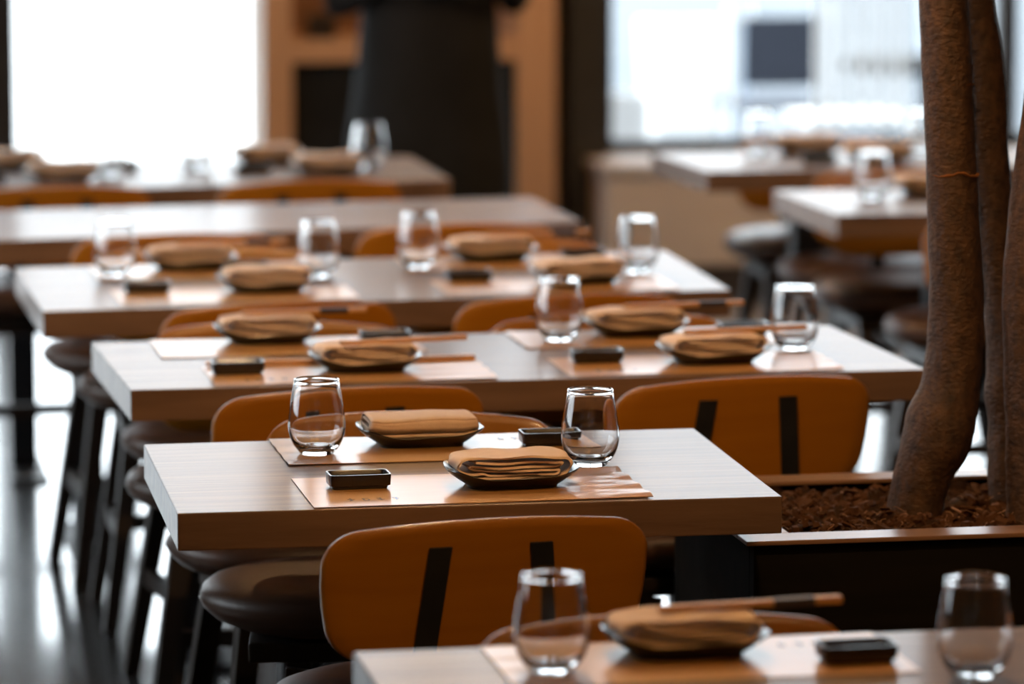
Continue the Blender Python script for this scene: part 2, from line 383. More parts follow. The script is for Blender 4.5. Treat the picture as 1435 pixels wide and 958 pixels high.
def chair(x, yback, side, yaw, label, sdx=0, sdy=0):
    # (x, yback): middle of the backrest; side 'near' faces +y, 'far' faces the camera
    rz = R(yaw) + (0 if side == 'near' else math.pi)
    v = Matrix.Rotation(rz, 3, 'Z') @ Vector((0, -.112, 0))
    loc = (x - v.x, yback - v.y, 0)
    if first[0]:
        first[0] = False; proto.location = loc; proto.rotation_euler = (0, 0, rz); proto['label'] = label; return proto
    r = dup(proto, loc, rz, label)
    if sdx:
        for c in kids(r):
            if c.name.startswith('seat'): c.location.x += sdx; c.location.y += sdy
    return r
CH[proto.name] = kids(proto)
chair(1.005, 5.700, 'near', 7, 'orange backed chair at the near side of the small sharp table')
chair(1.05, 6.65, 'far', -9, 'orange backed chair tucked at the far side of the small sharp table', .055, -.05)
chair(1.095, 4.99, 'far', 0, 'orange backed chair behind the left half of the nearest table')
chair(1.785, 4.99, 'far', 0, 'orange backed chair at the right end of the nearest table')
chair(.995, 6.955, 'near', 8, 'orange backed chair at near left of the long table behind the small one')
chair(1.666, 6.955, 'near', 9, 'orange backed chair with two black straps showing, just above the planter')
chair(.98, 7.79, 'far', -6, 'orange backed chair at far left of the long second table')
chair(1.60, 7.79, 'far', 2, 'orange backed chair at far right of the long second table')
chair(1.022, 8.09, 'near', 8, 'orange backed chair at near left of the third table row')
chair(1.594, 8.11, 'near', 6, 'orange backed chair at near right of the third table row')
chair(.98, 9.03, 'far', 0, 'orange backed chair at far left of the third table row')
chair(1.63, 9.06, 'far', 0, 'orange backed chair at far right of the third table row')
chair(.95, 9.32, 'near', 5, 'orange backed chair at near left of the bare shining table')
chair(1.59, 9.40, 'near', 5, 'orange backed chair at near right of the bare shining table')
chair(.77, 10.43, 'near', 4, 'orange backed chair at near left of the farthest left table')
chair(1.40, 10.47, 'near', 6, 'orange backed chair at near right of the farthest left table')
chair(2.93, 10.54, 'near', 5, 'orange backed chair at the near side of the far right table')
chair(2.93, 11.40, 'far', 0, 'orange backed chair between far right table and window bench')
chair(2.90, 10.32, 'far', 0, 'orange backed chair at the far side of the table behind the trunks')
chair(2.91, 9.42, 'near', 4, 'orange backed chair half hidden by the left tree trunk')

# ------------------------------------------------------------------ tableware prototypes
def make_glass():
    bm = bmesh.new()
    out = [(.0005, 0.0005), (.021, 0), (.0255, .002), (.031, .008), (.0375, .018), (.042, .030), (.0438, .042), (.0434, .054), (.0415, .070), (.0385, .088), (.0355, .105), (.0346, .1108), (.0348, .1126), (.0346, .1142), (.0340, .1151)]
    inn = [(.0332, .1155), (.0324, .1151), (.0318, .1142), (.0316, .1126), (.0322, .1108), (.0335, .105), (.0366, .088), (.0396, .070), (.0415, .054), (.0418, .042), (.0393, .031), (.0345, .0210), (.0275, .0140), (.019, .0105), (.0005, .0095)]
    pr = [p for p in catmull([(a, b, 0) for a, b in out], 3)] + [p for p in catmull([(a, b, 0) for a, b in inn], 3)]
    rings_mesh(bm, [(max(p.x, .0004), max(p.x, .0004), p.y, 2) for p in pr], 48)
    o = mesh('stemless_glass', bm, M['glass'], smooth=True, angle=180)
    return tag(o, 'x', 'glass', 'stemless drinking glasses')
def make_plate():
    bm = bmesh.new()
    A, B = .096, .068
    rg = [(.05, .011, 3), (.4, .011, 3.2), (.65, .0115, 3.6), (.80, .0145, 4), (.91, .0205, 4.2), (.975, .0255, 4.2), (1.0, .0265, 4.2), (1.004, .0245, 4.2), (.96, .021, 4.2), (.85, .013, 4), (.74, .0065, 4), (.69, .004, 4.5), (.675, 0.0, 5), (.60, 0, 5), (.58, .002, 5), (.1, .002, 4)]
    def f(p):
        u = abs(p.x) / A; v = abs(p.y) / B
        q = p.copy()
        if q.z > .0115: q.z = .0115 + (q.z - .0115) * (.38 + .62 * min(1, u ** 2.5))
        q.z += .0075 * (u * v) ** 1.5 * (1 if p.z > .010 else 0) + .0022 * math.sin(p.x * 55 + 1) * (v ** 3) * (1 if p.z > .012 else 0)
        return q
    rings_mesh(bm, [(A * s, B * s, z, e) for s, z, e in rg], 64, f)
    o = mesh('serving_plate', bm, M['ceramic'], smooth=True, angle=50)
    return tag(o, 'x', 'plate', 'dark ceramic plates')
def make_dish():
    bm = bmesh.new(); A, B = .0455, .026
    rg = [(.1, 0, 8), (.88, 0, 9), (.90, .0035, 9), (.98, .0055, 10), (1.0, .0195, 10), (.99, .0215, 10), (.94, .0215, 9), (.915, .020, 9), (.88, .009, 8), (.80, .0065, 7), (.1, .006, 6)]
    rings_mesh(bm, [(A * s if s > .2 else .004, B - A * (1 - s) if s > .5 else .003, z, e) for s, z, e in rg], 56)
    o = mesh('sauce_dish', bm, M['ceramic'], smooth=True, angle=35)
    return tag(o, 'x', 'dish', 'dark sauce dishes')
def ribbon(bm, path, t, nlen, w0, w1, axis, rng, shape=None):
    P = catmull(path, 5); n = len(P); L = []; Rr = []
    for i, p in enumerate(P):
        d = (P[min(i + 1, n - 1)] - P[max(i - 1, 0)]).normalized(); nn = Vector((-d.y, d.x, 0))
        L.append(p + nn * t / 2); Rr.append(p - nn * t / 2)
    loop = L + Rr[::-1]; rows = []
    for k in range(nlen + 1):
        q = k / nlen; w = w0 + (w1 - w0) * q; row = []
        for j, p in enumerate(loop):
            a, z = p.x, p.y
            if shape: a, z, ww = shape(a, z, q, w)
            else: ww = w
            row.append(bm.verts.new((a, ww, z) if axis == 'y' else (ww, a, z)))
        rows.append(row)
    m = len(loop)
    for a, b in zip(rows, rows[1:]):
        for k in range(m): bm.faces.new((a[k], a[(k + 1) % m], b[(k + 1) % m], b[k]))
    for r in (rows[0], rows[-1]):
        for i in range(n - 1): bm.faces.new((r[i], r[i + 1], r[m - 2 - i], r[m - 1 - i]))
def make_napkin_rolled():
    bm = bmesh.new(); rng = random.Random(3)
    path = [(-.052, .003), (.03, .0025), (.066, .004), (.0765, .011), (.0755, .021), (.066, .0285), (.03, .0305), (-.02, .0300), (-.066, .0275), (-.0775, .020), (-.0765, .011), (-.066, .0065),
            (-.045, .009), (-.03, .0063), (.03, .0068), (.054, .0075), (.061, .010), (.055, .0125), (.0, .0118), (-.048, .0132), (-.060, .0155), (-.052, .0180), (-.02, .0165), (.05, .0172), (.064, .0205), (.054, .0232), (.0, .0222), (-.055, .0238)]
    def shape(a, z, q, w):
        lf = .30 * max(0, abs(a) - .055) + .10 * max(0, abs(w) - .03); a *= 1.12; z = z * 1.12 * (1 - lf / .045) + lf
        s = 1 - .05 * (2 * q - 1) ** 2
        return a * s + .0012 * math.sin(q * 9 + z * 260), z * (1 - .04 * q) + .0012 * math.sin(a * 70 + q * 4) * (z / .03), w + .0025 * math.sin(a * 45 + z * 300)
    ribbon(bm, [(a, z, 0) for a, z in path], .0028, 8, -.046, .046, 'y', rng, shape)
    o = mesh('folded_napkin', bm, M['cloth'], smooth=True, angle=60)
    return tag(o, 'x', 'napkin', 'folded cloth napkins')
def make_napkin_block():
    bm = bmesh.new(); rng = random.Random(5)
    path = [(.040, .0015), (-.030, .0015), (-.044, .0020), (-.0495, .0045), (-.044, .0068), (-.02, .0072), (.03, .0080), (.036, .0100), (.03, .0118), (-.030, .0105), (-.046, .0112), (-.0545, .0165), (-.0535, .0260), (-.046, .0315), (-.02, .0335), (.03, .0325), (.045, .028), (.048, .019), (.043, .0145), (.0, .0145), (-.035, .0150), (-.044, .0190), (-.040, .0245), (-.01, .0265), (.035, .0250)]
    def shape(a, z, q, w):
        e = abs(2 * q - 1); k = 1 - .10 * max(0, (e - .90) / .10) ** 3
        lf = .30 * max(0, abs(w) - .060) + .12 * max(0, abs(a) - .03); z0 = z; z = z * (1 - lf / .045) + lf
        zz = z * (1 - .06 * max(0, (e - .85) / .15) ** 3)
        a2 = a * k
        if a < -.02:      # long creases pressed into the near fold
            a2 += .0030 * math.exp(-((z0 - .0275 - .0015 * math.sin(w * 20 + 1)) / .0012) ** 2) + .0012 * math.exp(-((z0 - .0215 + .001 * math.sin(w * 15)) / .0012) ** 2)
        zz += .0009 * math.sin(w * 48 + .5) * (z0 / .03)
        return a2 - .0012 * math.sin(w * 40 + z0 * 130) * (z0 / .03), zz, w * 1.06 - (1 if q > .5 else -1) * .004 * (z0 / .033) ** 2 * (e ** 4)
    ribbon(bm, [(a, z, 0) for a, z in path], .0026, 34, -.081, .081, 'x', rng, shape)
    o = mesh('folded_napkin', bm, M['cloth'], smooth=True, angle=60)
    return tag(o, 'x', 'napkin', 'folded cloth napkins')
def make_stick(band):
    bm = bmesh.new(); bar(bm, (-.115, 0, .0045), (.115, 0, .0040), .0100, .0070, .0150, .0085); o = mesh('chopstick', bm, M['stick'], bevel=.001)
    if band:
        bm = bmesh.new(); bar(bm, (.028, 0, .0041), (.080, 0, .0041), .0162, .0096); b = mesh('paper_band', bm, M['navy'], o); b['label'] = 'dark paper band'
    return tag(o, 'x', 'chopstick', 'bamboo chopsticks')
def make_mat(w, d, seed, ripple):
    bm = bmesh.new(); nx, ny = 48, 16; rg = random.Random(seed); ph = rg.random() * 6
    def z(u, v):
        r = max(0, (u - .62) / .38)
        return .0016 + ripple * (r ** 1.3) * (1 + math.sin(v * 21 + ph)) * .5 + .0002 * math.sin(u * 11 + ph)
    g = [[[bm.verts.new(((u / nx - .5) * w, (v / ny - .5) * d, z(u / nx, v / ny) - k)) for u in range(nx + 1)] for v in range(ny + 1)] for k in (0, .0009)]
    for k in (0, 1):
        for v in range(ny):
            for u in range(nx): bm.faces.new((g[k][v][u], g[k][v][u + 1], g[k][v + 1][u + 1], g[k][v + 1][u]))
    for u in range(nx):
        for v in (0, ny): bm.faces.new((g[0][v][u], g[0][v][u + 1], g[1][v][u + 1], g[1][v][u]))
    for v in range(ny):
        for u in (0, nx): bm.faces.new((g[0][v][u], g[0][v + 1][u], g[1][v + 1][u], g[1][v][u]))
    o = mesh('paper_placemat', bm, M['mat'], smooth=True, angle=30)
    # four small printed characters near the lower left corner
    bm = bmesh.new(); cw = .013
    strokes = [[(0, .008, .011, .008), (.005, .003, .005, .013), (.002, 0, .008, .002)], [(0, .010, .010, .011), (.002, .002, .002, .010), (.002, .001, .009, .001), (.009, .001, .009, .006)],
               [(0, .004, .010, .004), (.005, 0, .005, .013), (0, .011, .004, .008)], [(.001, .012, .009, .012), (.001, .007, .010, .007), (.006, .001, .006, .012)]]
    for i, ch in enumerate(strokes):
        for x0, y0, x1, y1 in ch:
            ox = -w / 2 + .055 + i * .0215; oy = -d / 2 + .042
            bar(bm, (ox + x0, oy + y0 * 1.6, .0018), (ox + x1, oy + y1 * 1.6, .0018), .0028, .0003)
    pm = mesh('printed_characters', bm, M['ink'], o); pm['label'] = 'small dark printed characters'
    return tag(o, 'x', 'placemat', 'brown paper placemats')
P_glass, P_plate, P_dish, P_rolled, P_block, P_stick = make_glass(), make_plate(), make_dish(), make_napkin_rolled(), make_napkin_block(), make_stick(False)
P_band = make_stick(True)
used = set()
def put(proto, loc, rz=0.0, label='', rot=None, scale=None):
    if proto.name not in used: used.add(proto.name); o = proto
    else:
        o = proto.copy(); C.objects.link(o)
        for ch in [c for c in bpy.data.objects if c.parent == proto]:
            c = ch.copy(); C.objects.link(c); c.parent = o
    o.location = loc; o.rotation_euler = rot if rot else (0, 0, R(rz)); o['label'] = label
    if scale: o.scale = scale
    return o
MATS = {}
def placemat(x0, x1, y0, y1, seed, far, label, ripple=.003):
    w, d = x1 - x0, y1 - y0
    o = make_mat(w, d, seed, ripple); o.location = ((x0 + x1) / 2, (y0 + y1) / 2, TZ + .0003); o['label'] = label
    if far: o.rotation_euler = (0, 0, math.pi)
    return o
def plate(x, y, rz, nap, where, nz=0):
    put(P_plate, (x, y, TZ + .0022), rz, 'dark ceramic plate under a napkin, ' + where)
    return put(P_rolled if nap == 'r' else P_block, (x, y + .002, TZ + .0022 + .0118), rz + nz, 'folded cream napkin on its plate, ' + where)
def dish(x, y, rz, where): put(P_dish, (x, y, TZ + .0022), rz, 'small dark sauce dish, ' + where)
def glass(x, y, where): put(P_glass, (x, y, TZ + .0024), rnd.uniform(0, 360), 'clear empty stemless glass, ' + where)
def stick(p, q, label):
    p, q = Vector(p), Vector(q); d = q - p
    rz = math.atan2(d.y, d.x); ry = -math.atan2(d.z, math.hypot(d.x, d.y))
    put(P_band if 'far ' in label or 'nearest' in label else P_stick, (p + q) / 2, 0, label, rot=(0, ry, rz))

# --- small sharp table
placemat(.806, 1.286, 6.285, 6.528, 1, True, 'brown paper placemat on the far half of the small sharp table', .0022)
placemat(.794, 1.284, 5.915, 6.165, 2, False, 'brown paper placemat with printed characters, near half of small sharp table', .0042)
plate(1.031, 6.452, 0, 'b', 'far side of the small sharp table')
plate(1.102, 6.055, -1.5, 'r', 'near side of the small sharp table')
dish(1.226, 6.405, 0, 'half behind the right glass of the small sharp table')
dish(.880, 6.072, 1, 'near left on the small sharp table')
glass(.861, 6.378, 'left one on the small sharp table')
glass(1.249, 6.200, 'right one on the small sharp table')
# --- long second table
W2 = 'second table'
placemat(.734, 1.21, 7.475, 7.700, 3, True, 'brown paper placemat at far left of the second table', .0018)
placemat(1.39, 1.87, 7.475, 7.700, 4, True, 'brown paper placemat at far right of the second table', .0018)
placemat(.79, 1.275, 7.125, 7.345, 5, False, 'brown paper placemat with printed characters at near left of second table', .003)
placemat(1.40, 1.885, 7.125, 7.345, 6, False, 'brown paper placemat with printed characters at near right of second table', .003)
plate(.944, 7.655, 0, 'r', 'far left of the second table'); plate(1.066, 7.265, -1, 'r', 'near left of the second table', 4)
plate(1.622, 7.63, -1, 'r', 'far right of the second table', 3); plate(1.682, 7.258, 1, 'r', 'near right of the second table', 4)
dish(1.150, 7.595, 0, 'far left of the second table'); dish(.843, 7.262, 0, 'near left of the second table')
dish(1.815, 7.595, 2, 'far right of the second table'); dish(1.479, 7.290, 0, 'near right of the second table')
glass(1.468, 7.575, 'centre of the second table'); glass(1.860, 7.385, 'right end of the second table')
stick((1.02, 7.235, TZ + .049), (1.243, 7.275, TZ + .049), 'pair of joined bamboo chopsticks lying on the near left napkin of second table')
stick((1.045, 7.349, TZ + .0022), (1.272, 7.352, TZ + .0022), 'pair of joined bamboo chopsticks lying behind the near left plate of second table')
stick((1.63, 7.262, TZ + .050), (1.857, 7.292, TZ + .050), 'pair of joined bamboo chopsticks lying on the near right napkin of second table')
stick((.90, 7.66, TZ + .0495), (1.127, 7.675, TZ + .0495), 'pair of joined bamboo chopsticks lying on the far left napkin of second table')
stick((1.60, 7.63, TZ + .0495), (1.828, 7.65, TZ + .0495), 'pair of joined bamboo chopsticks lying on the far right napkin of second table')
stick((.80, 7.351, TZ + .0022), (1.028, 7.350, TZ + .0022), 'pair of joined bamboo chopsticks behind the near left dish of second table')
# --- third table
placemat(.72, 1.19, 8.64, 8.865, 7, True, 'brown paper placemat at far left of the third table row', .0015)
placemat(1.37, 1.84, 8.68, 8.905, 8, True, 'brown paper placemat at far right of the third table row', .0015)
placemat(.73, 1.20, 8.235, 8.46, 9, False, 'brown paper placemat at near left of the third table row', .0025)
placemat(1.38, 1.85, 8.275, 8.50, 10, False, 'brown paper placemat at near right of the third table row', .0025)
plate(.925, 8.80, 0, 'r', 'far left of the third table row'); plate(1.035, 8.40, 2, 'r', 'near left of the third table row')
plate(1.568, 8.85, 2, 'r', 'far right of the third table row'); plate(1.672, 8.42, 4, 'r', 'near right of the third table row', 3)
dish(1.03, 8.71, 3, 'far left of the third table row'); dish(.798, 8.42, 2, 'near left of the third table row')
dish(1.757, 8.81, 2, 'far right of the third table row'); dish(1.458, 8.49, 2, 'near right of the third table row')
glass(.761, 8.70, 'far left end of the third table row'); glass(1.167, 8.61, 'near left half of the third table row')
glass(1.394, 8.73, 'centre right of the third table row'); glass(1.824, 8.57, 'right end of the third table row')
stick((.90, 8.80, TZ + .0495), (1.128, 8.82, TZ + .0495), 'pair of joined bamboo chopsticks lying on the far left napkin of third table')
stick((1.56, 8.85, TZ + .0495), (1.787, 8.875, TZ + .0495), 'pair of joined bamboo chopsticks lying on the far right napkin of third table')
# --- farthest left table
plate(.70, 11.06, 0, 'r', 'far left end of the table under the bright window'); plate(.81, 10.72, 0, 'r', 'near left of the table under the bright window')
plate(1.37, 11.09, 3, 'r', 'far right of the table under the bright window'); plate(1.49, 10.80, 3, 'r', 'near right of the table under the bright window')
dish(.98, 11.0, 0, 'far left of the table under the bright window'); dish(1.30, 10.82, 3, 'near right of the table under the bright window')
dish(.62, 10.70, 0, 'leftmost under the bright window'); dish(1.60, 11.04, 3, 'far right of the table under the bright window')
glass(1.612, 10.90, 'right end of the table under the bright window'); glass(1.17, 10.95, 'middle of the table under the bright window')
glass(.93, 10.80, 'left half of the table under the bright window')
# --- right tables
plate(2.83, 11.12, 0, 'r', 'far left of the far right table'); plate(2.96, 10.86, 0, 'r', 'near side of the far right table')
glass(2.69, 11.10, 'far left corner of the far right table'); glass(3.125, 11.05, 'far right table next to the left tree trunk')
dish(2.79, 10.84, 0, 'near left of the far right table')
plate(2.86, 10.00, 0, 'r', 'table behind the trunks'); glass(2.690, 9.92, 'left end of the table behind the trunks')
dish(3.05, 10.00, 0, 'table behind the trunks')
# --- nearest table
placemat(.86, 1.34, 4.70, 4.93, 11, True, 'brown paper placemat at far left of the nearest table', .0006)
plate(1.093, 4.855, -1, 'r', 'far side of the nearest table', 1); dish(1.281, 4.775, 1, 'far side of the nearest table')
glass(.917, 4.775, 'left one on the nearest table'); glass(1.392, 4.665, 'right one on the nearest table')
stick((1.06, 4.86, TZ + .0495), (1.292, 4.885, TZ + .0495), 'pair of joined bamboo chopsticks lying on the napkin of the nearest table')

# ------------------------------------------------------------------ planter and tree
PX0, PX1, PY0, PY1, PZ = 1.49, 2.75, 6.15, 6.70, .64
t = thing('tree_planter', 'dark rectangular tree planter with brown wooden rim and mulch right of small table', 'planter', (PX0, PY0, 0))
w, d = PX1 - PX0, PY1 - PY0
for (a, b, c, e, nm) in ((0, w, 0, .03, 'front_board'), (0, w, d - .03, d, 'back_board'), (0, .03, .0305, d - .0305, 'side_board'), (w - .03, w, .0305, d - .0305, 'side_board')):
    bm = bmesh.new(); box(bm, a, b, c, e, .06, PZ - .0075); mesh(nm, bm, M['planter'], t, bevel=.002)
for (a, b, c, e) in ((-.015, w + .015, -.015, .050), (-.015, w + .015, d - .05, d + .015), (-.015, .066, .0505, d - .0505), (w - .066, w + .015, .0505, d - .0505)):
    bm = bmesh.new(); box(bm, a, b, c, e, PZ - .007, PZ); mesh('rim_board', bm, M['rim'], t, bevel=.002)
bm = bmesh.new(); box(bm, .02, w - .02, .02, d - .02, 0, .059); mesh('plinth', bm, M['planter'], t)
SZ = .618
def hz(x, y): return SZ + .006 * math.sin(x * 23 + 1) * math.cos(y * 31) + .007 * math.sin(x * 61 + y * 47) + .006 * math.cos(x * 37 - y * 71)
bm = bmesh.new(); nx, ny = 150, 66; rg = random.Random(11); G = []
for j in range(ny + 1):
    row = []
    for i in range(nx + 1):
        x = .032 + (w - .064) * i / nx; y = .032 + (d - .064) * j / ny
        row.append(bm.verts.new((x, y, hz(x, y) + rg.uniform(-.004, .004))))
    G.append(row)
for j in range(ny):
    for i in range(nx): bm.faces.new((G[j][i], G[j][i + 1], G[j + 1][i + 1], G[j + 1][i]))
so = mesh('soil', bm, M['soil'], t, smooth=True)
bm = bmesh.new()
for k in range(2600):
    x, y = rg.uniform(.045, w * .72), rg.uniform(.07, d - .07); s = rg.choice((.006, .008, .010, .014, .018)); L = s * rg.uniform(.6, 1.8)
    m = Matrix.Translation((x, y, hz(x, y) + rg.uniform(.000, .007))) @ Matrix.Rotation(rg.uniform(0, 6.3), 4, 'Z') @ Matrix.Rotation(rg.uniform(-.7, .7), 4, 'X') @ Matrix.Rotation(rg.uniform(-.6, .6), 4, 'Y')
    h = rg.uniform(.0012, .0045)
    base = [(-L / 2, -s / 2, 0), (L * rg.uniform(.2, .5), -s / 2 * rg.uniform(.5, 1.2), 0), (L / 2, s / 2 * rg.uniform(.3, 1), 0), (-L * rg.uniform(.2, .5), s / 2, 0)]
    prism(bm, [m @ Vector((p[0], p[1], -h)) for p in base], [m @ Vector((p[0] * .85, p[1] * .8, h)) for p in base])
o = mesh('bark_mulch', bm, M['mulch'], t); o['kind'] = 'stuff'
bm = bmesh.new()
for k in range(170):    # thin curling root fibres
    x, y = rg.uniform(.06, w * .7), rg.uniform(.08, d - .08); a = rg.uniform(0, 6.3); pts = []; z = hz(x, y) + .007
    for q in range(6):
        pts.append((x, y, z + .004 * math.sin(q + k))); a += rg.uniform(-.9, .9); x += .006 * math.cos(a); y += .006 * math.sin(a)
    tube(bm, pts, [.0005] * 6, 4, caps=False)
o = mesh('root_fibres', bm, M['chip'], t); o['kind'] = 'stuff'
def chip(x, y, L, s, rz, tilt, m, name, label, cat):
    bm = bmesh.new(); rg2 = random.Random(int(x * 1000)); bar(bm, (-L / 2, 0, 0), (L / 2, 0, 0), s, s * .7, s * .8, s * .6)
    o = mesh(name, bm, m, bevel=s * .15); o.location = (x, y, hz(x - PX0, y - PY0) + .012); o.rotation_euler = (0, tilt, rz); tag(o, label, cat)
chip(1.720, 6.50, .016, .005, .1, .05, M['chip'], 'wood_chip', 'pale reddish wood chip lying on the planter mulch', 'chip')
chip(1.812, 6.265, .012, .0042, -1.0, .5, M['ash'], 'paper_scrap', 'tiny whitish scrap stuck in the mulch near the planter rim', 'scrap')
chip(1.862, 6.35, .018, .004, -.9, .3, M['chip'], 'wood_splinter', 'pale wood splinter in the mulch right of the bent trunk', 'chip')

# tree: three stems rising out of the soil
tr = thing('indoor_tree', 'indoor tree with three brown bark stems growing in the planter', 'tree', (1.85, 6.45, .60))
def stem(cpts, rads, seed, lenticel=0):
    # cpts: centre points in world metres
    P = catmull(cpts, 4); Q = catmull([(r, 0, 0) for r in rads], 4); rg3 = random.Random(seed)
    off = [rg3.uniform(0, 6) for _ in range(6)]
    def wob(i, k):
        a = 2 * math.pi * k / 28
        return .02 * math.sin(2 * a + off[0] + i * .12) + .015 * math.sin(3 * a + off[1] - i * .21) + .012 * math.sin(5 * a + i * .5 + off[2]) + .010 * math.sin(i * 1.3 + off[3]) + rg3.uniform(-.006, .006)
    bm = bmesh.new(); tube(bm, [Vector(p) - Vector((1.85, 6.45, .60)) for p in P], [q.x for q in Q], 28, wob=wob)
    return mesh('stem', bm, M['bark'], tr, smooth=True, angle=180)
STEM_A = [(1.8113, 6.42, 0.575), (1.8153, 6.42, 0.625), (1.8198, 6.42, 0.656), (1.8293, 6.42, 0.695), (1.848, 6.42, 0.74), (1.8559, 6.42, 0.774), (1.8673, 6.42, 0.808), (1.8732, 6.42, 0.847), (1.8774, 6.42, 0.889), (1.8772, 6.42, 0.937), (1.8764, 6.42, 0.983), (1.8726, 6.42, 1.05), (1.8683, 6.42, 1.129), (1.8639, 6.42, 1.207), (1.8599, 6.42, 1.285), (1.855, 6.42, 1.362), (1.8493, 6.42, 1.429), (1.835, 6.42, 1.6), (1.81, 6.42, 2.0), (1.78, 6.43, 2.7)]
RAD_A = [0.0496, 0.0459, 0.045, 0.0471, 0.055, 0.0536, 0.0476, 0.0448, 0.0439, 0.0433, 0.0422, 0.0415, 0.0406, 0.0397, 0.0399, 0.0397, 0.0384, 0.037, 0.033, 0.026]
stem(STEM_A, RAD_A, 1)
STEM_B = [(1.9882, 6.5, 0.575), (1.9922, 6.5, 0.606), (1.9899, 6.5, 0.637), (1.9869, 6.5, 0.678), (1.9869, 6.5, 0.724), (1.9871, 6.5, 0.759), (1.9808, 6.5, 0.793), (1.9845, 6.5, 0.833), (1.984, 6.5, 0.876), (1.9802, 6.5, 0.925), (1.9747, 6.5, 0.971), (1.9646, 6.5, 1.039), (1.9567, 6.5, 1.119), (1.9483, 6.5, 1.198), (1.9418, 6.5, 1.277), (1.9338, 6.5, 1.356), (1.9248, 6.5, 1.424), (1.91, 6.51, 1.6), (1.93, 6.58, 2.0), (1.97, 6.65, 2.7)]
RAD_B = [0.0335, 0.031, 0.031, 0.031, 0.031, 0.031, 0.031, 0.031, 0.031, 0.031, 0.031, 0.031, 0.031, 0.0326, 0.0358, 0.0344, 0.031, 0.032, 0.03, 0.024]
stem(STEM_B, RAD_B, 2)
STEM_C = [(1.9835, 6.36, 0.575), (1.9875, 6.36, 0.63), (1.9875, 6.36, 0.661), (1.9875, 6.36, 0.7), (1.9875, 6.36, 0.746), (1.9864, 6.36, 0.78), (1.9841, 6.36, 0.813), (1.9814, 6.36, 0.853), (1.9794, 6.36, 0.895), (1.9771, 6.36, 0.943), (1.977, 6.36, 0.988), (1.9802, 6.36, 1.055), (1.9881, 6.36, 1.132), (1.9983, 6.36, 1.21), (2.007, 6.36, 1.287), (2.015, 6.36, 1.364), (2.0219, 6.36, 1.43), (2.05, 6.36, 1.6), (2.12, 6.36, 2.0), (2.2, 6.36, 2.7)]
RAD_C = [0.0453, 0.0419, 0.0418, 0.0418, 0.0418, 0.0417, 0.0417, 0.0417, 0.0416, 0.0416, 0.0415, 0.0415, 0.0414, 0.0414, 0.0414, 0.0413, 0.0413, 0.04, 0.035, 0.026]
stem(STEM_C, RAD_C, 3)

for z, th, r, ph in ((1.300, .0013, .0392, 0), (1.158, .0028, .0402, 1)):
    bm = bmesh.new(); pts = []; cx = 1.8603 + (1.300 - z) * .06 - 1.85
    for k in range(25):
        a = R(185 + 150 * k / 24); pts.append((cx + r * math.cos(a), -.03 + r * math.sin(a), z - .60 + .0010 * math.sin(k * .5 + ph) + rnd.uniform(-.0012, .0012) + (.005 * math.exp(-((k - 14) / 3) ** 2) if ph else 0)))
    tube(bm, pts, [.0006] + [th * (.7 + .5 * rnd.random()) for _ in range(23)] + [.0006], 6)
    o = mesh('bark_scar', bm, M['scar'], tr, smooth=True); o['label'] = 'thin orange brown ring scar in the bark'

